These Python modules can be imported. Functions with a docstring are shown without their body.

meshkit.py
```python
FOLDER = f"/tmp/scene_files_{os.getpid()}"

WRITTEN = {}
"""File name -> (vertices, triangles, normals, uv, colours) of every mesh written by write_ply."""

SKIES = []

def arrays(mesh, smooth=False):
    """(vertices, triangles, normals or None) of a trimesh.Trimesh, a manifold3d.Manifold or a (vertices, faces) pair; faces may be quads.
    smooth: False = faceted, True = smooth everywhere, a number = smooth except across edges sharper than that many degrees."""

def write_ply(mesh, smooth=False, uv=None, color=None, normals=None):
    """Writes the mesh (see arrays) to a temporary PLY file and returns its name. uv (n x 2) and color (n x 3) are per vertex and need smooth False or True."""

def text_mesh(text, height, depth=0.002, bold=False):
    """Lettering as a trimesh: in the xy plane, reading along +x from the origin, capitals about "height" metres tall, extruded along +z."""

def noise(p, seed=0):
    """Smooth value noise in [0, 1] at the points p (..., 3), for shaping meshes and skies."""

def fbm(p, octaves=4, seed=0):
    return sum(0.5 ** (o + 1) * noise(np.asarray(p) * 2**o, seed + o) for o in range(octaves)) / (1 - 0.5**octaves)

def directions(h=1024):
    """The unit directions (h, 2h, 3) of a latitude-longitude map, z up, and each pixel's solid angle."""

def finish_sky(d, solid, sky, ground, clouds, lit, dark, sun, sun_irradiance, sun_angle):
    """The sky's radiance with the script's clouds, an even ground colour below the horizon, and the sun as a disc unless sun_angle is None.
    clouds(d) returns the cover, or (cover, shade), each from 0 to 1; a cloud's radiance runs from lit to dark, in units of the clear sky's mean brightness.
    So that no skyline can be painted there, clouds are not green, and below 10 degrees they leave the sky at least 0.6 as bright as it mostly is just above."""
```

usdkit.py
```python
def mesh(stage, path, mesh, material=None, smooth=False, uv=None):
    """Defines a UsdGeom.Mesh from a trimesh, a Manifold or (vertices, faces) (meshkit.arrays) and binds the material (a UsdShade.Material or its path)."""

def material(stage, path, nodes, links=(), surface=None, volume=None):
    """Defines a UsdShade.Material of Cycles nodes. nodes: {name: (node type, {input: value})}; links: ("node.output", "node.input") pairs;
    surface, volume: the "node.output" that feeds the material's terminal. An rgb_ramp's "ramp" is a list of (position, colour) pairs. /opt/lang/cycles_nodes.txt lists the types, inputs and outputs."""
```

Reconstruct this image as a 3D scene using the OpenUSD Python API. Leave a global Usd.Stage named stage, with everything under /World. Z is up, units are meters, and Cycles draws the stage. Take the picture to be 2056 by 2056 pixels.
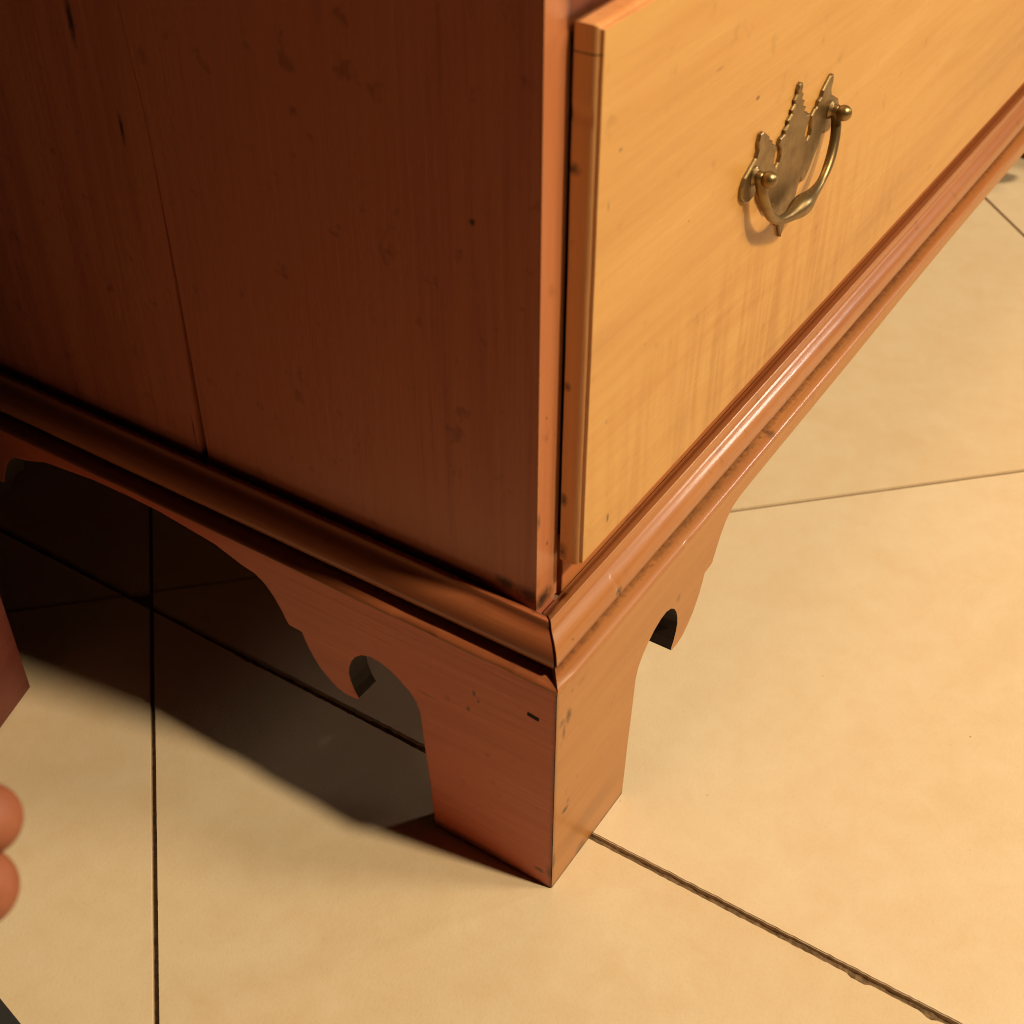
import math, random
import numpy as np, trimesh, usdkit, meshkit
import shapely
from shapely.geometry import Polygon, LineString, box as sbox
from shapely import affinity
from pxr import Usd, UsdGeom, UsdLux, UsdShade, Gf, Sdf

stage = Usd.Stage.CreateInMemory()
UsdGeom.SetStageUpAxis(stage, UsdGeom.Tokens.z)
UsdGeom.SetStageMetersPerUnit(stage, 1.0)
world = UsdGeom.Xform.Define(stage, '/World')
stage.SetDefaultPrim(world.GetPrim())
UsdGeom.Scope.Define(stage, '/World/Looks')
rng = np.random.default_rng(7)

# ---------------------------------------------------------------- camera
EXPOSURE = 0.0
cam = UsdGeom.Camera.Define(stage, '/World/camera')
RIGHT = np.array([0.545855723, -0.837879069, -0.000442921])
DOWN = np.array([-0.535713407, -0.34859635, -0.769084995])
FWD = np.array([0.644245819, 0.420046725, -0.639146363])
EYE = np.array([-0.33194694, -0.19509131, 0.55094084])
AP = 22.0
cam.CreateHorizontalApertureAttr(AP)
cam.CreateVerticalApertureAttr(AP)
cam.CreateFocalLengthAttr(AP * 2750.41 / 2056.0)
cam.CreateHorizontalApertureOffsetAttr(-AP * 3.18 / 2056.0)
cam.CreateVerticalApertureOffsetAttr(AP * 0.65 / 2056.0)
cam.CreateClippingRangeAttr(Gf.Vec2f(0.01, 50.0))
cam.CreateFStopAttr(9.0)
cam.CreateFocusDistanceAttr(0.66)
cam.CreateExposureAttr(EXPOSURE)
M = Gf.Matrix4d(*RIGHT, 0, *(-DOWN), 0, *(-FWD), 0, *EYE, 1)
UsdGeom.Xformable(cam).AddTransformOp().Set(M)

# ---------------------------------------------------------------- light: warm gallery lamps above and in front of the chest, plus an added fill
def aim(prim, pos, target):
    z = np.array(pos, float) - np.array(target, float)
    z /= np.linalg.norm(z)
    x = np.cross([0, 0, 1.0], z); x /= np.linalg.norm(x)
    y = np.cross(z, x)
    UsdGeom.Xformable(prim).AddTransformOp().Set(Gf.Matrix4d(*x, 0, *y, 0, *z, 0, *map(float, pos), 1))

def disk(name, pos, target, radius, intensity, color):
    l = UsdLux.DiskLight.Define(stage, '/World/' + name)
    l.CreateRadiusAttr(radius); l.CreateIntensityAttr(intensity); l.CreateColorAttr(Gf.Vec3f(*color))
    aim(l, pos, target)

def rect(name, pos, target, w, h, intensity, color):
    l = UsdLux.RectLight.Define(stage, '/World/' + name)
    l.CreateWidthAttr(w); l.CreateHeightAttr(h); l.CreateIntensityAttr(intensity); l.CreateColorAttr(Gf.Vec3f(*color))
    aim(l, pos, target)

WARM = (1.0, 0.845, 0.55)
disk('gallery_lamp', (0.32, -1.45, 2.15), (0.25, 0.0, 0.15), 0.09, 825.0, WARM)
disk('gallery_lamp_001', (1.10, -1.80, 2.2), (0.5, 0.0, 0.1), 0.26, 47.0, WARM)
rect('soft_fill', (1.3, -1.9, 2.3), (0.3, 0.0, 0.2), 0.9, 0.9, 4.5, (1.0, 0.88, 0.62))  # added broad fill to soften shadows, not a known source
rect('far_lamp', (2.1, -1.37, 1.0), (0.2, 0.0, 0.15), 0.24, 0.32, 46.0, (1.0, 0.90, 0.76))
dome = UsdLux.DomeLight.Define(stage, '/World/room_glow')
usdkit.material(stage, '/World/Looks/room_glow', {'b': ('background_shader', {'color': (1.0, 0.80, 0.66), 'strength': 0.003})}, surface='b.background')
UsdShade.MaterialBindingAPI.Apply(dome.GetPrim()).Bind(UsdShade.Material.Get(stage, '/World/Looks/room_glow'))

# ---------------------------------------------------------------- helpers
used = {}
def numbered(parent, name):
    k = (parent, name)
    used[k] = used.get(k, -1) + 1
    return name if used[k] == 0 else f'{name}_{used[k]:03d}'

def obj(name, mesh, mat, parent='/World', smooth=False, label=None, kind=None):
    parent = str(parent)
    path = parent + '/' + numbered(parent, name)
    m = usdkit.mesh(stage, path, mesh, mat, smooth=smooth)
    if label: m.GetPrim().SetCustomDataByKey('label', label)
    if kind: m.GetPrim().SetCustomDataByKey('kind', kind)
    return path

def thing(name, label=None, cat=None, kind=None):
    path = '/World/' + numbered('/World', name)
    x = UsdGeom.Xform.Define(stage, path).GetPrim()
    if label: x.SetCustomDataByKey('label', label)
    if cat: x.SetCustomDataByKey('category', cat)
    if kind: x.SetCustomDataByKey('kind', kind)
    return path

def bx(x0, x1, y0, y1, z0, z1):
    return trimesh.creation.box(bounds=[[x0, y0, z0], [x1, y1, z1]])

def cat(ms):
    return trimesh.util.concatenate(ms)

def fbm1(t, seed, freq=1.0, oct=4):
    t = np.asarray(t, float)
    return meshkit.fbm(np.stack([t * freq, np.full_like(t, 0.37 + seed), np.full_like(t, 1.7 * seed)], -1), oct, seed) - 0.5

def grid_mesh(P):
    """P: (n, m, 3) grid of points -> quads as triangles."""
    n, m = P.shape[:2]
    i = np.arange(n * m).reshape(n, m)
    a, b, c, d = i[:-1, :-1].ravel(), i[1:, :-1].ravel(), i[1:, 1:].ravel(), i[:-1, 1:].ravel()
    f = np.vstack([np.stack([a, b, c], 1), np.stack([a, c, d], 1)])
    return trimesh.Trimesh(P.reshape(-1, 3), f, process=False)

def chamfer_box(x0, x1, y0, y1, z0, z1, c=0.0012):
    """box with chamfered edges (convex hull of inset corners)."""
    p = []
    for sx, sy, sz in np.ndindex(2, 2, 2):
        X, Y, Z = (x0, x1)[sx], (y0, y1)[sy], (z0, z1)[sz]
        dx, dy, dz = c * (1 - 2 * sx), c * (1 - 2 * sy), c * (1 - 2 * sz)
        p += [(X, Y + dy, Z + dz), (X + dx, Y, Z + dz), (X + dx, Y + dy, Z)]
    return trimesh.Trimesh(np.array(p)).convex_hull

# ---------------------------------------------------------------- materials
def wood(name, axis, light, mid, dark, rough=0.36, coat=0.25, fig=1.0, spots=(), streak=(55, 1.6), bevel=0.0, bump=0.25, offset=(0, 0, 0), spec=0.5, pores=0.45, curl=0.0, coat_rough=0.13, ct=1.0):
    """Old varnished wood; axis is the grain direction; spots: (centre, radii, strength) dark stains, dents and painted recess shade."""
    a, l = streak
    sc = [a, a, a]; sc['xyz'.index(axis)] = l
    fine = [260.0, 260.0, 260.0]; fine['xyz'.index(axis)] = 9.0
    big = [9.0, 9.0, 9.0]; big['xyz'.index(axis)] = 2.2
    n = {
        'g': ('geometry', {}),
        'm1': ('mapping', {'scale': tuple(sc), 'location': offset}),
        'm2': ('mapping', {'scale': tuple(fine), 'location': offset}),
        'm3': ('mapping', {'scale': tuple(big), 'location': offset}),
        'n1': ('noise_texture', {'scale': 1.0, 'detail': 4.0, 'roughness': 0.6, 'distortion': 0.6}),
        'n2': ('noise_texture', {'scale': 1.0, 'detail': 3.0, 'roughness': 0.65}),
        'n3': ('noise_texture', {'scale': 1.0, 'detail': 5.0, 'roughness': 0.55, 'distortion': 0.8}),
        'n4': ('noise_texture', {'scale': 75.0, 'detail': 4.0, 'roughness': 0.6}),
        'w1': ('math', {'math_type': 'multiply', 'value2': 0.42 * fig}),
        'w3': ('math', {'math_type': 'multiply_add', 'value2': 0.58}),
        'a2': ('math', {'math_type': 'multiply_add', 'value2': 0.20 * fig}),
        'ramp': ('rgb_ramp', {'ramp': [(0.53 - .23 / ct, dark), (0.53, mid), (0.53 + .25 / ct, light)]}),
        'r4': ('rgb_ramp', {'ramp': [(0.29, (0.55, 0.50, 0.45)), (0.37, (1, 1, 1))]}),
        'mx': ('mix', {'mix_type': 'multiply', 'fac': pores}),
        'ro': ('map_range', {'from_min': 0.3, 'from_max': 0.7, 'to_min': rough - 0.07, 'to_max': rough + 0.08}),
        'bh': ('math', {'math_type': 'multiply_add', 'value2': 0.35}),
        'bu': ('bump', {'strength': bump, 'distance': 0.0012}),
        'p': ('principled_bsdf', {'coat_weight': coat, 'coat_roughness': coat_rough, 'specular_ior_level': spec}),
    }
    L = [('g.position', 'm1.vector'), ('g.position', 'm2.vector'), ('g.position', 'm3.vector'),
         ('m1.vector', 'n1.vector'), ('m2.vector', 'n2.vector'), ('m3.vector', 'n3.vector'), ('g.position', 'n4.vector'),
         ('n1.fac', 'w1.value1'), ('n3.fac', 'w3.value1'), ('w1.value', 'w3.value3'), ('n2.fac', 'a2.value1'), ('w3.value', 'a2.value3'),
         ('a2.value', 'ramp.fac'), ('n4.fac', 'r4.fac'), ('ramp.color', 'mx.color1'), ('r4.color', 'mx.color2'),
         ('n3.fac', 'ro.value'), ('ro.result', 'p.roughness'),
         ('n4.fac', 'bh.value1'), ('n2.fac', 'bh.value3'), ('bh.value', 'bu.height'), ('bu.normal', 'p.normal'), ('bu.normal', 'p.coat_normal')]
    if bevel:
        n['bv'] = ('bevel', {'radius': bevel, 'samples': 6})
        L.append(('bv.bevel', 'bu.normal'))
    col = 'mx.color'
    if curl:
        n.update({'mc': ('mapping', {'scale': (150.0, 150.0, 9.0)}), 'nc': ('noise_texture', {'scale': 1.0, 'detail': 3.0, 'distortion': 0.3}),
                  'rc': ('rgb_ramp', {'ramp': [(0.36, (0.80, 0.70, 0.58)), (0.58, (1, 1, 1))]}), 'kc': ('vector_math', {'math_type': 'length'}), 'km': ('mapping', {'location': (-.195 / .17, 0.0, -.205 / .062), 'scale': (1 / .17, 0.01, 1 / .062)}),
                  'fc': ('map_range', {'from_min': 0.35, 'from_max': 1.25, 'to_min': curl, 'to_max': 0.0, 'clamp': True}), 'xc': ('mix', {'mix_type': 'multiply'})})
        L += [('g.position', 'mc.vector'), ('mc.vector', 'nc.vector'), ('nc.fac', 'rc.fac'), ('g.position', 'km.vector'), ('km.vector', 'kc.vector1'), ('kc.value', 'fc.value'), ('fc.result', 'xc.fac'), (col, 'xc.color1'), ('rc.color', 'xc.color2')]
        col = 'xc.color'
    for i, (c, r, s) in enumerate(spots):
        r = np.broadcast_to(np.asarray(r, float), 3)
        n[f'sm{i}'] = ('mapping', {'location': tuple(-np.asarray(c) / r), 'scale': tuple(1.0 / r)})
        n[f'sn{i}'] = ('vector_math', {'vector_math_type' if False else 'math_type': 'add'})
        n[f'sj{i}'] = ('noise_texture', {'scale': 420.0, 'detail': 2.0})
        n[f'sl{i}'] = ('vector_math', {'math_type': 'length'})
        n[f'sa{i}'] = ('math', {'math_type': 'multiply_add', 'value2': 1.1})
        n[f'sr{i}'] = ('map_range', {'from_min': 0.9, 'from_max': 2.0, 'to_min': s, 'to_max': 0.0, 'clamp': True})
        n[f'sx{i}'] = ('mix', {'mix_type': 'mix', 'color2': (0.018, 0.010, 0.006)})
        del n[f'sn{i}']
        L += [('g.position', f'sm{i}.vector'), (f'sm{i}.vector', f'sl{i}.vector1'), ('g.position', f'sj{i}.vector'),
              (f'sj{i}.fac', f'sa{i}.value1'), (f'sl{i}.value', f'sa{i}.value3'), (f'sa{i}.value', f'sr{i}.value'),
              (f'sr{i}.result', f'sx{i}.fac'), (col, f'sx{i}.color1')]
        col = f'sx{i}.color'
    L.append((col, 'p.base_color'))
    return usdkit.material(stage, '/World/Looks/' + name, n, L, surface='p.BSDF')

FL, FM, FD = (0.582, 0.331, 0.103), (0.504, 0.247, 0.064), (0.385, 0.162, 0.036)
drawer_spots = [((0.0465, .009, .352), (.0012, .004, .0007), .55), ((0.040, .009, .334), (.0006, .004, .0016), .5), ((0.1585, .009, .3303), (.0016, .004, .0007), .8),
                ((0.052, .009, .188), (.0010, .004, .0022), .75), ((0.0465, .009, .24), (.0007, .004, .0009), .5), ((0.105, .009, .3), (.0007, .004, .0005), .5),
                ((0.075, .009, .26), (.0006, .004, .0006), .4), ((0.12, .009, .355), (.003, .004, .0006), .3)]
W_drawer = wood('drawer_front_wood', 'x', FL, FM, FD, rough=0.40, coat=0.12, fig=0.8, spots=drawer_spots, streak=(70, 7.0), bump=0.25, pores=0.28, curl=0.85, ct=1.0)
W_lip = wood('drawer_edge_wood', 'z', (0.709, 0.364, 0.140), (0.595, 0.252, 0.094), (0.435, 0.161, 0.055), rough=0.36, coat=0.2,
             spots=[((0.0293, .0178, .349), (.004, .0025, .0022), .9), ((0.0293, .0178, .262), (.004, .0014, .0020), .9), ((.0293, .0178, .208), (.004, .0018, .003), .9), ((.0293, .018, .181), (.004, .0022, .004), .8), ((.030, .014, .3885), (.006, .012, .00035), .8)])
W_stile = wood('stile_wood', 'z', (0.503, 0.198, 0.085), (0.418, 0.139, 0.055), (0.314, 0.090, 0.034), rough=0.38, coat=0.2, streak=(70, 3),
               spots=[((.0215, .021, .160), (.006, .004, .0045), .9), ((.0175, .021, .205), (.001, .004, .0035), .6), ((.024, .021, .189), (.0007, .004, .0010), .7), ((.022, .021, .252), (.0006, .004, .0006), .7)])
W_rail = wood('rail_wood', 'x', (0.560, 0.198, 0.064), (0.450, 0.138, 0.042), (0.310, 0.083, 0.027), rough=0.42, coat=0.1)
W_side = wood('side_board_wood', 'z', (0.496, 0.138, 0.070), (0.386, 0.092, 0.052), (0.232, 0.052, 0.031), rough=0.42, coat=0.08, streak=(60, 2.4), fig=1.2, pores=0.6, ct=1.7,
              spots=[((.0165, .049, .327), (.004, .0011, .0013), .95), ((.0165, .126, .349), (.004, .0016, .0016), .4), ((.0165, .236, .36), (.004, .0017, .009), .9),
                     ((.0165, .2185, .3195), (.004, .001, .006), .9), ((.0165, .209, .174), (.004, .0005, .008), .7), ((.0165, .036, .1655), (.004, .005, .003), .85), ((.0165, .024, .164), (.004, .006, .004), .9)])
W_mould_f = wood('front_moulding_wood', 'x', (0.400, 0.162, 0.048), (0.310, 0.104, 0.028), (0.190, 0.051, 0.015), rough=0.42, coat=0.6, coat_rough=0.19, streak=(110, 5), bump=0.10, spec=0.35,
                 spots=[((.5, .0088, .1400), (3, .0046, .0022), .85), ((.5, .0185, .1565), (3, .0042, .0020), .8), ((.0165, .0165, .1575), (.004, .004, .003), .9), ((.0545, .0030, .1478), (.0024, .003, .0013), .95), ((.0556, .003, .1450), (.0008, .003, .0022), .9), ((.2065, .001, .139), (.003, .004, .0017), .6), ((.017, .004, .150), (.0005, .003, .0005), .8),  # first two spots: recess grime plus shade painted into quirk and ledge groove
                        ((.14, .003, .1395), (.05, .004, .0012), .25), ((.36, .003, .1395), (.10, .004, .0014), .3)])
W_mould_s = wood('side_moulding_wood', 'y', (0.418, 0.129, 0.045), (0.319, 0.084, 0.030), (0.209, 0.048, 0.018), rough=0.40, coat=0.2, streak=(110, 5), bump=0.12, spots=[((.0088, .25, .1400), (.0046, 3, .0022), .85), ((.0185, .25, .1565), (.0042, 3, .0020), .8), ((.0155, .0175, .1575), (.004, .006, .003), .9)])  # long spots put grime and recess shade into the side quirk and groove
W_skirt_f = wood('front_skirt_wood', 'x', (0.432, 0.190, 0.057), (0.359, 0.141, 0.038), (0.276, 0.095, 0.023), rough=0.42, coat=0.1, streak=(60, 4), bevel=0.0015,
                 spots=[((.010, 0, .112), (.0022, .004, .004), .75), ((.0065, 0, .1045), (.0012, .004, .0045), .55), ((.0045, 0, .112), (.002, .004, .0022), .5), ((.010, 0, .0485), (.0024, .004, .0017), .8), ((.0125, 0, .0525), (.0012, .004, .0015), .5),
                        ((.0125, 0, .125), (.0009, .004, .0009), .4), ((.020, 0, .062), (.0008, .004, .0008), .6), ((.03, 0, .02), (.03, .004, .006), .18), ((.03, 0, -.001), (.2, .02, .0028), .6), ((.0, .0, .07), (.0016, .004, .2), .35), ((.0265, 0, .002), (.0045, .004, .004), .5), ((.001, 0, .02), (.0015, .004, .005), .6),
                        ((.112, 0, .100), (.002, .004, .0025), .35), ((.145, 0, .0905), (.002, .003, .004), .6)])
W_skirt_s = wood('side_skirt_wood', 'y', (0.644, 0.140, 0.060), (0.517, 0.098, 0.043), (0.380, 0.062, 0.029), rough=0.42, coat=0.1, streak=(60, 4), bevel=0.0015,
                 spots=[((0, .0418, .1105), (.004, .0008, .0016), .85), ((0, .0395, .1065), (.004, .0006, .0010), .8), ((0, .0450, .0985), (.004, .0010, .0014), .85), ((0, .0355, .074), (.004, .0012, .0008), .4),
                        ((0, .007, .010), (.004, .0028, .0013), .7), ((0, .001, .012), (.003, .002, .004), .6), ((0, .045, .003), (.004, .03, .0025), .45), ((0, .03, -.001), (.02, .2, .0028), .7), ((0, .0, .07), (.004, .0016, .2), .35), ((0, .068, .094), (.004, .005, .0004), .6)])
W_dark = wood('inner_wood', 'z', (0.06, 0.030, 0.014), (0.045, 0.021, 0.010), (0.03, 0.013, 0.006), rough=0.7, coat=0.0)
W_red = wood('reddish_wood', 'y', (0.30, 0.100, 0.050), (0.23, 0.068, 0.034), (0.15, 0.038, 0.020), rough=0.6, coat=0.0, spec=0.3, streak=(60, 8))
W_post = wood('dark_reddish_wood', 'x', (0.17, 0.040, 0.026), (0.135, 0.030, 0.020), (0.09, 0.020, 0.014), rough=0.5, coat=0.05, streak=(90, 20))
W_edge = wood('grimy_shaded_edge_wood', 'z', (0.030, 0.014, 0.008), (0.022, 0.010, 0.006), (0.014, 0.006, 0.004), rough=0.65, coat=0.0)  # near-black: grime and shade of the cut faces put into the colour

def plain(name, color, rough, **kw):
    return usdkit.material(stage, '/World/Looks/' + name, {'p': ('principled_bsdf', {'base_color': color, 'roughness': rough, **kw})}, surface='p.BSDF')

brass = usdkit.material(stage, '/World/Looks/aged_brass', {
    'g': ('geometry', {}), 'n': ('noise_texture', {'scale': 160.0, 'detail': 5.0, 'roughness': 0.6}), 'n2': ('noise_texture', {'scale': 1400.0, 'detail': 2.0}),
    'r': ('rgb_ramp', {'ramp': [(0.30, (0.20, 0.125, 0.052)), (0.55, (0.27, 0.178, 0.078)), (0.80, (0.33, 0.225, 0.105))]}),
    'ro': ('map_range', {'from_min': 0.3, 'from_max': 0.7, 'to_min': 0.44, 'to_max': 0.34}),
    'b': ('bump', {'strength': 0.12, 'distance': 0.0005}), 'p': ('principled_bsdf', {'metallic': 0.92})},
    [('g.position', 'n.vector'), ('g.position', 'n2.vector'), ('n.fac', 'r.fac'), ('r.color', 'p.base_color'), ('n.fac', 'ro.value'), ('ro.result', 'p.roughness'), ('n2.fac', 'b.height'), ('b.normal', 'p.normal')], surface='p.BSDF')

def tile_mat(name, light, dark, seed):
    return usdkit.material(stage, '/World/Looks/' + name, {
        'g': ('geometry', {}), 'm': ('mapping', {'location': (seed * 3.1, seed * 1.7, seed)}),
        'n1': ('noise_texture', {'scale': 9.0, 'detail': 7.0, 'roughness': 0.62, 'distortion': 1.1}),
        'n2': ('noise_texture', {'scale': 55.0, 'detail': 5.0, 'roughness': 0.65, 'distortion': 0.4}),
        'n3': ('noise_texture', {'scale': 620.0, 'detail': 2.0, 'roughness': 0.6}),
        'v': ('voronoi_texture', {'scale': 90.0, 'randomness': 1.0}),
        'a': ('math', {'math_type': 'multiply_add', 'value2': 0.45}), 'w': ('math', {'math_type': 'multiply', 'value2': 0.55}),
        'r': ('rgb_ramp', {'ramp': [(0.38, dark), (0.62, light)]}),
        'rs': ('rgb_ramp', {'ramp': [(0.0, (0.42, 0.32, 0.24)), (0.035, (0.5, 0.4, 0.3)), (0.055, (1, 1, 1))]}),
        'nk': ('noise_texture', {'scale': 23.0, 'detail': 1.0}),
        'rk': ('rgb_ramp', {'ramp': [(0.60, (0, 0, 0)), (0.68, (1, 1, 1))]}),
        'mx': ('mix', {'mix_type': 'multiply'}),
        'rg': ('rgb_ramp', {'ramp': [(0.28, (0.90, 0.87, 0.84)), (0.5, (1, 1, 1))]}),
        'mg': ('mix', {'mix_type': 'multiply', 'fac': 0.35}),
        'b': ('bump', {'strength': 0.14, 'distance': 0.0006}),
        'ro': ('map_range', {'from_min': 0.3, 'from_max': 0.7, 'to_min': 0.50, 'to_max': 0.40}),
        'p': ('principled_bsdf', {'specular_ior_level': 0.4})},
        [('g.position', 'm.vector'), ('m.vector', 'n1.vector'), ('m.vector', 'n2.vector'), ('m.vector', 'n3.vector'), ('m.vector', 'v.vector'), ('m.vector', 'nk.vector'),
         ('n1.fac', 'w.value1'), ('n2.fac', 'a.value1'), ('w.value', 'a.value3'), ('a.value', 'r.fac'), ('v.distance', 'rs.fac'), ('nk.fac', 'rk.fac'), ('rk.color', 'mx.fac'),
         ('r.color', 'mx.color1'), ('rs.color', 'mx.color2'), ('n3.fac', 'rg.fac'), ('mx.color', 'mg.color1'), ('rg.color', 'mg.color2'), ('mg.color', 'p.base_color'),
         ('n3.fac', 'b.height'), ('b.normal', 'p.normal'), ('n1.fac', 'ro.value'), ('ro.result', 'p.roughness')], surface='p.BSDF')
TILES = [tile_mat('stone_tile_%d' % i, l, d, i + 1) for i, (l, d) in enumerate([((0.66, 0.503, 0.338), (0.62, 0.445, 0.278)), ((0.645, 0.488, 0.322), (0.605, 0.430, 0.265)), ((0.67, 0.513, 0.352), (0.63, 0.455, 0.290))])]
grout = usdkit.material(stage, '/World/Looks/joint_filler', {'g': ('geometry', {}), 'n': ('noise_texture', {'scale': 300.0, 'detail': 3.0}), 'r': ('rgb_ramp', {'ramp': [(0.3, (0.10, 0.065, 0.035)), (0.7, (0.22, 0.15, 0.09))]}), 'p': ('principled_bsdf', {'roughness': 0.9})},
                        [('g.position', 'n.vector'), ('n.fac', 'r.fac'), ('r.color', 'p.base_color')], surface='p.BSDF')

# ---------------------------------------------------------------- floor: square stone tiles laid on the diagonal, cut through by one straight saw joint
floor = thing('floor', kind='structure')
obj('joint_bed', bx(-1.6, 2.6, -1.6, 2.2, -0.03, -0.0035), grout, floor)
S = 0.713; U0 = 0.352 / math.sqrt(2); V0 = 0.26 / math.sqrt(2)      # u=(x+y)/sqrt2, v=(y-x)/sqrt2
JX = 0.0365
def rough_edge(poly, seed):
    """polygon outline subdivided, its edges slightly chipped."""
    line = np.array(poly.exterior.coords)
    out = []
    for k in range(len(line) - 1):
        a, b = line[k], line[k + 1]
        n = max(2, int(np.linalg.norm(b - a) / 0.0022))
        t = np.linspace(0, 1, n, endpoint=False)[:, None]
        p = a + (b - a) * t
        d = (b - a) / np.linalg.norm(b - a); nrm = np.array([-d[1], d[0]])
        saw = abs(d[0]) < 0.02
        s = t[:, 0] * np.linalg.norm(b - a)
        j = fbm1(s, seed + k, 380, 3) * (0.0016 if saw else 0.0004)
        if saw:
            chip = np.minimum(.0013, np.clip(fbm1(s, seed + 31 + k, 60, 2) - 0.16, 0, 1) * 0.020)
            j = j + chip
        w = np.minimum(1, np.minimum(t[:, 0], 1 - t[:, 0]) * 40)
        out.append(p + nrm * (np.abs(j) * w)[:, None])
    q = Polygon(np.vstack(out))
    return q if q.is_valid else poly

def tile_mesh(poly, dz):
    """slab with a small eased edge."""
    top = poly.buffer(-0.0004, join_style=2)
    if top.geom_type != 'Polygon': top = max(top.geoms, key=lambda g: g.area)
    a = trimesh.creation.extrude_polygon(top, 0.0006, engine='earcut'); a.apply_translation([0, 0, -0.0006])
    b = trimesh.creation.extrude_polygon(poly, 0.012, engine='earcut'); b.apply_translation([0, 0, -0.0126])
    m = cat([a, b]); m.apply_translation([0, 0, dz])
    return m

# crumbly brown filler in the straight joint
yy = np.arange(-.75, .75, .0018); xx = np.linspace(JX - .0042, JX + .0042, 9)
GX, GY = np.meshgrid(xx, yy)
gz = -.0042 + .0026 * meshkit.fbm(np.stack([GX * 500, GY * 260, GX * 0], -1), 3, 4) + .0010 * (meshkit.noise(np.stack([GY * 40, GY * 0, GY * 0], -1), 8) - .5)
fill = usdkit.material(stage, '/World/Looks/crumbly_filler', {'g': ('geometry', {}), 'n': ('noise_texture', {'scale': 420.0, 'detail': 3.0}), 'r': ('rgb_ramp', {'ramp': [(0.3, (0.11, 0.062, 0.028)), (0.7, (0.21, 0.122, 0.060))]}), 'p': ('principled_bsdf', {'roughness': 0.9})},
                       [('g.position', 'n.vector'), ('n.fac', 'r.fac'), ('r.color', 'p.base_color')], surface='p.BSDF')
fm_ = grid_mesh(np.stack([GX, GY, np.minimum(gz, -.0007)], -1))
if fm_.face_normals[:, 2].sum() < 0: fm_.invert()
obj('joint_filler', fm_, fill, floor)
c45 = math.sqrt(0.5)
ti = 0
for i in range(-4, 5):
    for j in range(-4, 5):
        u0, v0 = U0 + i * S, V0 + j * S
        g = 0.0011
        sq = sbox(u0 + g, v0 + g, u0 + S - g, v0 + S - g)
        sq = affinity.affine_transform(sq, [c45, -c45, c45, c45, 0, 0])
        if not sq.intersects(sbox(-1.5, -1.5, 2.4, 2.0)): continue
        for half in (sbox(-9, -9, JX - 0.0017, 9), sbox(JX + 0.0017, -9, 9, 9)):
            pc = sq.intersection(half)
            if pc.is_empty or pc.area < 1e-3: continue
            near = pc.intersects(sbox(-0.5, -0.5, 1.0, 0.7))
            pc = shapely.geometry.polygon.orient(pc, 1)
            obj('tile', tile_mesh(rough_edge(pc, ti * 7) if near else pc, 0.0), TILES[ti % 3], floor)
            ti += 1

# ---------------------------------------------------------------- chest of drawers (origin: outer corner of the near foot; front along +x, side along +y)
chest = thing('chest_of_drawers', 'old honey-brown wooden chest of drawers on shaped bracket feet, brass pull on its drawer', 'chest of drawers')
W, D = 0.955, 0.495
ZT = 0.90
XS, YS = 0.0165, 0.0216                    # case side plane, case front plane

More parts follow.
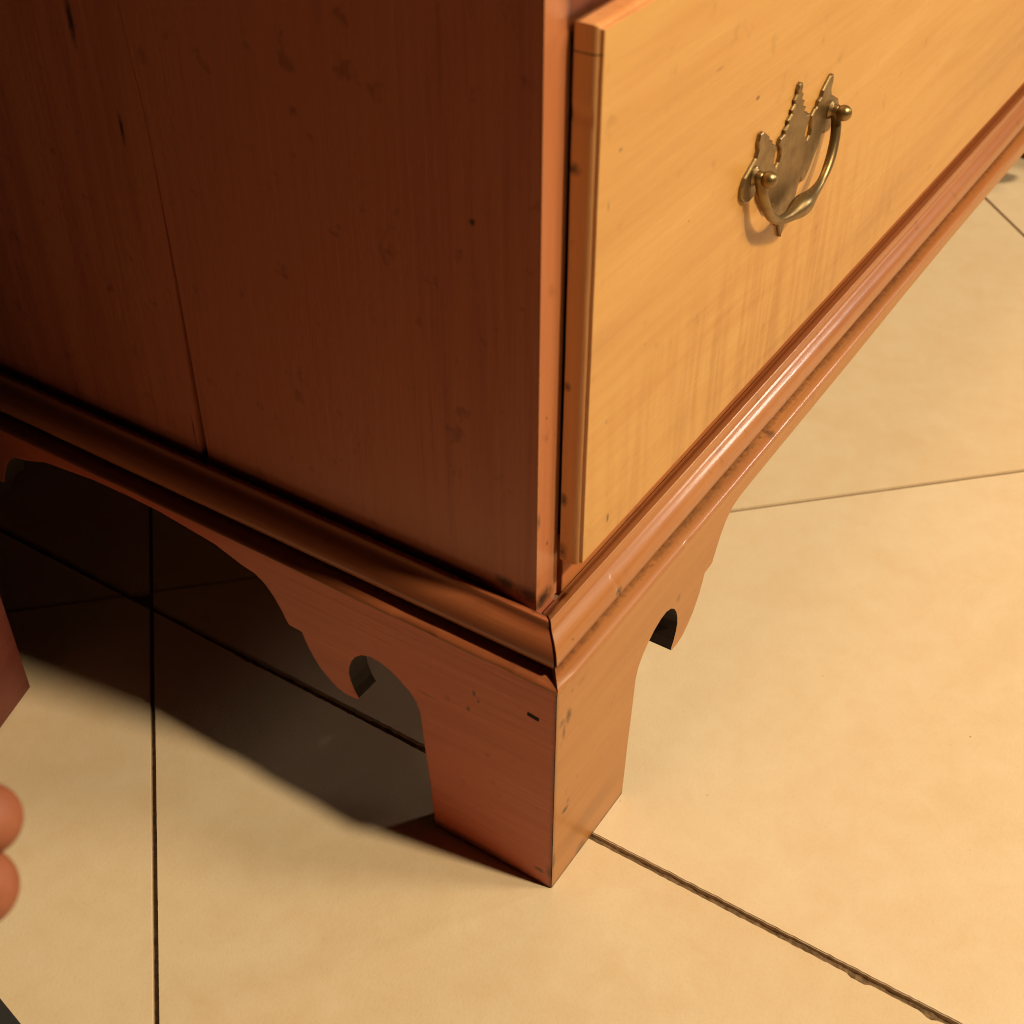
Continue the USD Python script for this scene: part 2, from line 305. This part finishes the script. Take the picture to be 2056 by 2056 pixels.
# --- side boards with an open crack between them
def slab_x(poly_yz, x0, x1):
    """polygon in (y, z) extruded along x."""
    m = trimesh.creation.extrude_polygon(poly_yz, x1 - x0, engine='earcut')
    v = m.vertices.copy()
    m.vertices = np.stack([v[:, 2] + x0, v[:, 0], v[:, 1]], 1)
    m.fix_normals()
    return m
def slab_y(poly_xz, y0, y1):
    m = trimesh.creation.extrude_polygon(poly_xz, y1 - y0, engine='earcut')
    v = m.vertices.copy()
    m.vertices = np.stack([v[:, 0], v[:, 2] + y0, v[:, 1]], 1)
    m.fix_normals()
    return m
zs = np.linspace(0.146, ZT, 60)
ca = 0.2022 + 0.0007 * fbm1(zs, 3, 25) + np.interp(zs, [.146, .28, .33, .37, ZT], [0, 0, 0.0012, 0.005, 0.006])
gap = np.interp(zs, [0.146, 0.19, 0.26, 0.30, 0.36, ZT], [0.0046, 0.0038, 0.0022, 0.0011, 0.0004, 0.0003]) + 0.0005 * np.abs(fbm1(zs, 9, 40))
obj('side_board', slab_x(Polygon([(YS + 0.0, .146), (YS + 0.0, ZT)] + [(y, z) for y, z in zip(ca[::-1], zs[::-1])]), XS, XS + 0.0155), W_side, chest)
obj('side_board', slab_x(Polygon([(D - .012, .146), (D - .012, ZT)] + [(y, z) for y, z in zip((ca + gap)[::-1], zs[::-1])]), XS, XS + 0.0155), W_side, chest)
obj('side_board', bx(W - XS - .0155, W - XS, YS, D - .012, .146, ZT), W_side, chest)
# thin front edging of the sides (stiles)
for x0, x1 in ((XS - .0001, XS + .0157), (W - XS - .0157, W - XS + .0001)):
    obj('front_stile', bx(x0, x1, YS - .0007, YS - .00005, .1555, ZT), W_stile, chest)
YS2 = YS - .0007
# rails between and below the drawers
xr0, xr1 = XS + .0157, W - XS - .0157
obj('rail', chamfer_box(xr0 + .0052, xr1, YS2 + .0003, YS + .03, .148, .183, .0004), W_rail, chest)
obj('rail', chamfer_box(xr0 + .0001, xr1, YS2 + .0002, YS + .03, .393, .412, .0004), W_rail, chest)
obj('rail', chamfer_box(xr0 + .0001, xr1, YS2 + .0002, YS + .03, .612, .628, .0004), W_rail, chest)
obj('rail', chamfer_box(xr0 + .0001, xr1, YS2 + .0002, YS + .03, .80, .90, .0004), W_rail, chest)
obj('back_panel', bx(XS + .002, W - XS - .002, D - .012, D - .002, .146, ZT), W_dark, chest)
obj('bottom_board', bx(XS + .016, W - XS - .016, YS + .031, D - .012, .146, .156), W_dark, chest)
obj('top_board', chamfer_box(-.004, W + .004, -.006, D, ZT + .0003, ZT + .022, .004), W_drawer, chest)

# --- drawers: thumbnail-moulded lip, small step up to the raised field
def drawer(x0, x1, z0, z1, ylip, seed):
    """outer lip rectangle x0..x1, z0..z1; profile from the back of the lip to the raised field; the worn edge wanders a little."""
    prof = [(0.0, 0.0), (0.0, -.0058), (.0001, -.0068), (.0003, -.0076), (.0006, -.0082), (.0009, -.0085), (.0011, -.0085), (.0012, -.0082), (.0013, -.0096), (.0015, -.0100)]  # (inset, y)
    loops = []
    n = 120
    for ins, dy in prof:
        pts = []
        a = [(x0 + ins, z0 + ins), (x1 - ins, z0 + ins), (x1 - ins, z1 - ins), (x0 + ins, z1 - ins)]
        for k in range(4):
            p, q = np.array(a[k]), np.array(a[(k + 1) % 4])
            t = np.linspace(0, 1, n, endpoint=False)[:, None]
            w = p + (q - p) * t
            nrm = np.array([[0, 1.], [-1, 0], [0, -1], [1, 0]][k])
            L = np.linalg.norm(q - p)
            s = t[:, 0] * L
            fade = np.minimum(1, np.minimum(t[:, 0], 1 - t[:, 0]) * 15)
            wob = fbm1(s, seed + k, 12, 3) * .0011 + fbm1(s, seed + k + 5, 90, 2) * .0004 * (ins < .002)
            nick = -np.minimum(.0016, np.clip(fbm1(s, seed + 20 + k, 34, 2) - .20, 0, 1) * .024) if ins < .0002 else 0
            w = w + nrm * ((wob - nick) * fade)[:, None]
            pts.append(w)
        pts = np.vstack(pts)
        yy = np.full(len(pts), ylip + dy) + fbm1(np.arange(len(pts)) * .002, seed + 40, 20, 2) * .0002
        loops.append(np.stack([pts[:, 0], yy, pts[:, 1]], 1))
    P = np.array(loops)
    P = np.concatenate([P, P[:, :1]], 1)
    edge = grid_mesh(P)
    inner = loops[-1]
    face = trimesh.creation.triangulate_polygon(Polygon(inner[:, [0, 2]]), engine='earcut')
    fv, ff = face
    cy = inner[:, 1].mean()
    fm = trimesh.Trimesh(np.stack([fv[:, 0], np.full(len(fv), cy), fv[:, 1]], 1), ff, process=False)
    # snap ring vertices to the wandering loop
    from scipy.spatial import cKDTree
    dd, ii = cKDTree(inner[:, [0, 2]]).query(fm.vertices[:, [0, 2]])
    v = fm.vertices.copy(); v[dd < 1e-7, 1] = inner[ii[dd < 1e-7], 1]; fm.vertices = v
    if fm.face_normals[0][1] > 0: fm.invert()
    if (edge.face_normals[:, 1] * edge.area_faces).sum() > 0: edge.invert()
    return edge, fm, (x0, x1, z0, z1)

LX0, LX1 = 0.0311, W - .0311
YL = .0190
draw = None
for k, (z0, z1) in enumerate(((.1762, .3978), (.4065, .617), (.6235, .805))):
    edge, face, _ = drawer(LX0, LX1, z0, z1, YL, 11 + 60 * k)
    d = obj('drawer', face, W_drawer, chest)
    obj('drawer_edge', edge, W_lip, d, smooth=40)
    obj('drawer_box', bx(xr0 + .006, xr1 - .006, YL - .0002, D - .05, z0 + .010, z1 - .010), W_dark, d)
    if k == 0: draw = d

# --- brass pull (back plate cut to a willow outline, two posts, swan-neck bail)
HX, YF = 0.1998, YL - .0100
half = [(0, .3114), (.0018, .3108), (.0029, .3088), (.0021, .3068), (.0047, .3046), (.0037, .3027), (.0069, .3007), (.0058, .2988), (.0096, .2968), (.0085, .2948), (.0124, .2932), (.0116, .2914),
        (.0166, .2908), (.0176, .2888), (.0160, .2868), (.0140, .2845), (.0137, .2818), (.0150, .2788), (.0176, .2772), (.0202, .2786), (.0212, .2815), (.0206, .2852), (.0197, .2884),
        (.0228, .2907), (.0254, .2912), (.0258, .2936), (.0291, .2944), (.0300, .2972), (.0335, .2996), (.0374, .3020), (.0404, .3018), (.0416, .2988), (.0404, .2948), (.0420, .2912), (.0470, .2885),
        (.0520, .2858), (.0545, .2820), (.0541, .2772), (.0500, .2732), (.0450, .2714), (.0400, .2722), (.0380, .2748), (.0358, .2734), (.0345, .2690), (.0300, .2640), (.0248, .2580), (.0210, .2552),
        (.0178, .2556), (.0166, .2588), (.0150, .2576), (.0125, .2510), (.0088, .2455), (.0070, .2428), (.0048, .2432), (.0030, .2395), (0, .2340)]
half = [(dx * .925, .2508 + (z - .2342) * .932) for dx, z in half]
outline = Polygon([(HX + a, z) for a, z in half] + [(HX - a, z) for a, z in half[-2:0:-1]])
outline = outline.buffer(.0002).buffer(-.0002)
if outline.geom_type != 'Polygon': outline = max(outline.geoms, key=lambda g: g.area)
ring = np.array(outline.exterior.coords)[:-1]
for _ in range(2):                                                   # round the cut corners a little
    nx = np.roll(ring, -1, 0); ring = np.stack([ring * .78 + nx * .22, ring * .22 + nx * .78], 1).reshape(-1, 2)
ring = ring[np.linalg.norm(ring - np.roll(ring, 1, 0), axis=1) > 2e-5]
tn = np.roll(ring, -1, 0) - np.roll(ring, 1, 0); tn /= np.linalg.norm(tn, axis=1)[:, None]
nin = np.stack([-tn[:, 1], tn[:, 0]], 1)
if not Polygon(ring).contains(shapely.geometry.Point(*(ring[5] + nin[5] * 1e-4))): nin = -nin
loops = [np.stack([q[:, 0], np.full(len(q), yy), q[:, 1]], 1) for q, yy in ((ring, YF + .0004), (ring, YF - .0010), (ring + nin * .00018, YF - .0014), (ring + nin * .00055, YF - .0017))]
LP = np.array(loops); LP = np.concatenate([LP, LP[:, :1]], 1)
wall = grid_mesh(LP)
tv, tf2 = trimesh.creation.triangulate_polygon(Polygon(ring + nin * .00055).buffer(0), engine='earcut')
cap = trimesh.Trimesh(np.stack([tv[:, 0], np.full(len(tv), YF - .0017), tv[:, 1]], 1), tf2, process=False)
if cap.face_normals[0][1] > 0: cap.invert()
ctr = np.array([HX, YF, .285])
if (np.einsum('ij,ij->i', wall.face_normals, wall.triangles_center - ctr) * wall.area_faces).sum() < 0: wall.invert()
plate = cat([wall, cap])
handle = obj('pull_backplate', plate, brass, draw, label='antique brass pull with a scalloped willow-shaped plate')

def lathe_y(profile, cx, cz, y0, n=28):
    """profile: (radius, outward distance) revolved about an axis along -y."""
    a = np.linspace(0, 2 * np.pi, n + 1)
    P = np.array([[(cx + r * math.cos(t), y0 - h, cz + r * math.sin(t)) for t in a] for r, h in profile])
    m = grid_mesh(P); m.merge_vertices(); m.fix_normals()
    return m
PX = .0394; PZ = .2966
def arc(c, r, a0, a1, n): return [(max(1e-5, r * math.cos(t)), c + r * math.sin(t)) for t in np.linspace(a0, a1, n)]
post = [(.0042, 0.0010), (.0042, .0018), (.0034, .0025), (.0026, .0030), (.0024, .0044)] + arc(.0078, .0036, -0.85, math.pi / 2, 14)
for s in (-1, 1):
    obj('post', lathe_y(post, HX + s * PX, PZ, YF - .0004), brass, handle, smooth=35)

def tube(path, rad, n=16):
    path = np.asarray(path, float)
    T = np.gradient(path, axis=0); T /= np.linalg.norm(T, axis=1)[:, None]
    ref = np.array([0, 1.0, 0])
    N = np.cross(T, ref); N /= np.linalg.norm(N, axis=1)[:, None]
    B = np.cross(T, N)
    a = np.linspace(0, 2 * np.pi, n + 1)
    P = path[:, None] + rad[:, None, None] * (np.cos(a)[None, :, None] * N[:, None] + np.sin(a)[None, :, None] * B[:, None])
    m = grid_mesh(P)
    caps = [trimesh.creation.icosphere(2, rad[k]).apply_translation(path[k]) for k in (0, -1)]
    m.merge_vertices(); m.fix_normals()
    return cat([m] + caps)
from scipy.interpolate import CubicSpline
ctl = np.array([(-.0398, -.0062, .2995), (-.0394, -.0075, .2950), (-.0375, -.0092, .2885), (-.0320, -.0108, .2800), (-.0225, -.0120, .2738), (-.011, -.0126, .2716), (0, -.0128, .2713),
                (.011, -.0126, .2716), (.0225, -.0120, .2738), (.0320, -.0108, .2800), (.0375, -.0092, .2885), (.0394, -.0075, .2950), (.0398, -.0062, .2995)])
tt = np.linspace(0, 1, len(ctl)); ts = np.linspace(0, 1, 90)
bp = CubicSpline(tt, ctl)(ts) * np.array([1, .78, 1]) + np.array([HX, YF + .0006, -.0027])
br = .0023 + .0024 * np.exp(-((ts - .5) / .075) ** 2) - .0004 * np.exp(-((np.abs(ts - .5) - .17) / .05) ** 2) + .0005 * np.exp(-(np.minimum(ts, 1 - ts) / .03) ** 2)
obj('bail_handle', tube(bp, br), brass, handle, smooth=50)

# --- base moulding: worn ovolo with a quirk and a bead, mitred at the corner
prof = [(.0200, .1535), (.0165, .1558), (.0150, .1588), (.0130, .1602), (.0110, .1611), (.0104, .1608), (.0101, .1596), (.0099, .1582), (.0092, .1569), (.0080, .1560), (.0064, .1549), (.0050, .1534), (.0038, .1515), (.0030, .1494), (.0026, .1472), (.0027, .1452), (.0038, .1432), (.0090, .1418), (.0094, .1402), (.0062, .1394),
        (.0030, .1391), (.0008, .1386), (-.0008, .1379), (-.0018, .1370), (-.0021, .1359), (-.0013, .1352), (.0020, .1350), (.018, .1350)]
prof = np.array(prof)
pt = np.r_[0, np.cumsum(np.linalg.norm(np.diff(prof, axis=0), axis=1))]
def mould(length, seed, swap, two):
    """run along s from the mitre (s = offset at this point of the profile) to the far mitre or the end."""
    n = 420
    rows = []
    u = np.linspace(0, 1, n) ** 1.3
    for k, (o, z) in enumerate(prof):
        s0 = o + .0004 + .0005 * math.sin(math.pi * k / (len(prof) - 1))
        s1 = length - o if two else length
        s = s0 + (s1 - s0) * u
        amp = .00020 if 2 < k < 17 else (.00016 if 19 < k < 25 else 0)
        wob = fbm1(s + k * .0007, seed, 22, 3) * amp * 1.6 + fbm1(s, seed + k, 130, 2) * amp * .5
        chip = np.zeros(n)
        if k in (21, 22, 23, 24):
            chip = np.minimum(.0008, np.clip(fbm1(s, seed + 77, 40, 2) - .18, 0, 1) * .010)
        if not swap and k in (10, 11, 12, 13, 14):
            chip = chip + .0004 * np.exp(-((s - .0545) / .0012) ** 2)
        oo = o + wob + chip
        zz = z + wob * .4
        rows.append(np.stack([oo, s, zz + 0 * s], 1) if swap else np.stack([s, oo, zz + 0 * s], 1))
    P = np.array(rows)
    m = grid_mesh(P)
    ends = []
    for e in (0, -1):
        c = P[:, e]
        ends.append(trimesh.Trimesh(*[np.vstack([c, c.mean(0)]), np.array([[i, i + 1, len(c)] for i in range(len(c) - 1)] + [[len(c) - 1, 0, len(c)]])], process=False))
    m = cat([m] + ends)
    return m
mf = mould(W, 5, False, True)
if (mf.face_normals[:, 1] * mf.area_faces).sum() > 0: mf.invert()
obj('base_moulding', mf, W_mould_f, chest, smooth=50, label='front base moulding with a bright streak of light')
ms = mould(D, 17, True, False)
if (ms.face_normals[:, 0] * ms.area_faces).sum() > 0: ms.invert()
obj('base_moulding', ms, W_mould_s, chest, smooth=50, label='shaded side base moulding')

# --- bracket-foot skirts
wing = [(.0672, .0), (.0690, .0342), (.0712, .0620), (.0722, .0790), (.0742, .0855), (.0778, .0905), (.0830, .0950), (.0880, .0982), (.0940, .1004), (.0995, .1008), (.1045, .0990), (.1085, .0955), (.1112, .0912), (.1128, .0868), (.1136, .0820),
        (.1130, .0770), (.1112, .0715), (.1088, .0672), (.1098, .0660), (.1160, .0656), (.1215, .0668), (.1262, .0702), (.1312, .0750), (.1345, .0800), (.1372, .0850), (.1393, .0905), (.1404, .0944),
        (.1440, .0948), (.1484, .0950), (.1498, .0980), (.1520, .1030), (.1555, .1095), (.1600, .1152), (.1655, .1190), (.1740, .1208)]
def skirt_poly(L, mid):
    pts = [(0.0, 0.0)] + wing + ([(.190, .1262), (.225, .1303), (.2474, .1308)] if mid > .126 else [(.182, .1210), (.22, .1217), (.31, .1225), (.40, .1244), (L / 2, .1250)])
    left = [(s, z) for s, z in pts]
    right = [(L - s, z) for s, z in left[::-1]][1:]
    return Polygon(left + right + [(L, .1349), (0, .1349)]).buffer(0)
T = .013
pf = skirt_poly(W, .1245).buffer(-.0012).buffer(.0012)
def split(m, ax):
    cap = np.abs(m.face_normals[:, ax]) > 0.9
    return m.submesh([np.where(cap)[0]], append=True), m.submesh([np.where(~cap)[0]], append=True)
f_face, f_edge = split(slab_y(pf, 0, T), 1)
fs = obj('front_skirt', f_face, W_skirt_f, chest, label='sunny front skirt cut into bracket feet with hooked wings')
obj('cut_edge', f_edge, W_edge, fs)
PS = skirt_poly(D, .1305).buffer(-.0012).buffer(.0012)
ps = PS.intersection(sbox(T + .0001, -1, 9, 9))
ps2 = PS.intersection(sbox(.0004, -1, 9, 9))
side = slab_x(ps, 0, T)
# mitre: thin return covering the end of the front board
ret = slab_x(skirt_poly(D, .1305).intersection(sbox(.0002, -1, T + .0001, 9)), -.0003, -.00005)
s_face, s_edge = split(side, 0)
ss = obj('side_skirt', cat([s_face, slab_x(ps2, -.0003, -.00002)]), W_skirt_s, chest, label='shaded side skirt cut into bracket feet')
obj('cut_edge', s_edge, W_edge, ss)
obj('side_skirt', slab_x(ps, W - T, W), W_skirt_s, chest)
# glue blocks inside the feet
for x0, y0 in ((T + .0003, T + .0003), (W - T - .0303, T + .0003), (T + .0003, D - .05), (W - T - .0303, D - .05)):
    obj('glue_block', chamfer_box(x0, x0 + .03, y0, y0 + .03, .004, .1345, .002), W_dark, chest)
obj('rear_skirt', bx(T + .0003, W - T - .0003, D - T, D, .06, .1347), W_dark, chest)
# slot for a lost nail in the side foot
ang = math.atan2(.1147 - .1129, .0141 - .0084)
slot = affinity.rotate(sbox(.0086, .1131, .0140, .1146), math.degrees(ang) * .4, origin='center').buffer(.0002)
black = plain('dark_hole', (0.010, 0.007, 0.005), 0.9)
obj('nail_slot', slab_x(slot, -.00055, -.0003), black, chest)

# ---------------------------------------------------------------- unidentified reddish shapes at the left edge, built as chair parts
stand = thing('left_edge_shapes', 'unidentified reddish shapes cut off by the left edge, built as a square chair leg and rounded lobes', 'chair')
d = np.array([-.95, -.312]); d /= np.linalg.norm(d); nb = np.array([-d[1] * -1, 0])
nb = np.array([d[1], -d[0]])
if nb[1] < 0: nb = -nb
cpt = np.array([-.0452, .3055])
leg = chamfer_box(0, .055, 0, .055, 0.0006, .1398, .0012)
R4 = np.eye(4); R4[:2, 0] = d; R4[:2, 1] = nb; R4[:2, 3] = cpt
leg.apply_transform(R4); leg.fix_normals()
obj('square_leg', leg, W_post, stand)
# two lobes standing in for unidentified finger-like shapes, well above the floor
e_lobe = np.array([-.7509, .5059, -.4245])
def capsule(p, q, r):
    p, q = np.array(p), np.array(q)
    m = trimesh.creation.capsule(height=np.linalg.norm(q - p), radius=r, count=[40, 40])
    m.apply_transform(trimesh.geometry.align_vectors([0, 0, 1], (q - p) / np.linalg.norm(q - p)))
    m.apply_translation((p + q) / 2 - m.bounds.mean(0) * 0)
    return m
A1, A2 = np.array([-.2256, .0310, .2754]), np.array([-.2355, .0266, .2622])
obj('upper_lobe', capsule(A1, A1 + e_lobe * .22, .0093), W_red, stand, smooth=True)
obj('lower_lobe', capsule(A2, A2 + e_lobe * .22, .0100), W_red, stand, smooth=True)
foot = (A1 + A2) / 2 + e_lobe * .20
obj('lobe_post', chamfer_box(foot[0] - .03, foot[0], foot[1], foot[1] + .03, .0058, foot[2] + .012, .002), W_post, stand)
tb = trimesh.creation.extrude_polygon(Polygon([(-.36, .46), (-.05, .46), (-.05, .31), (-.10, .24), (-.125, .2), (-.36, .2)]), .02, engine='earcut'); tb.apply_translation([0, 0, .14])
obj('added_seat', tb, W_dark, stand)  # unseen seat, added low and dark to limit red bounce

# dark mat at the lower left corner; unseen part enlarged to cut bounce light
p0, p1 = np.array([-.1821, .1727]), np.array([-.1851, .1574])
dv = (p1 - p0) / np.linalg.norm(p1 - p0); nv = np.array([dv[1], -dv[0]])
if nv[0] > 0: nv = -nv
mat = Polygon([p0 - dv * 1.9, p1 + dv * .05, p1 + dv * .05 + nv * 1.8, p0 - dv * 1.9 + nv * 1.8])
mm = trimesh.creation.extrude_polygon(mat.buffer(-.002).buffer(.002), .005, engine='earcut'); mm.apply_translation([0, 0, .0004])
mp = obj('enlarged_mat', mm, plain('dark_mat', (0.018, 0.014, 0.013), 0.85))
pr = stage.GetPrimAtPath(mp); pr.SetCustomDataByKey('label', 'dark floor mat at the lower left of the tiles, enlarged out of view to cut bounce light'); pr.SetCustomDataByKey('category', 'mat')
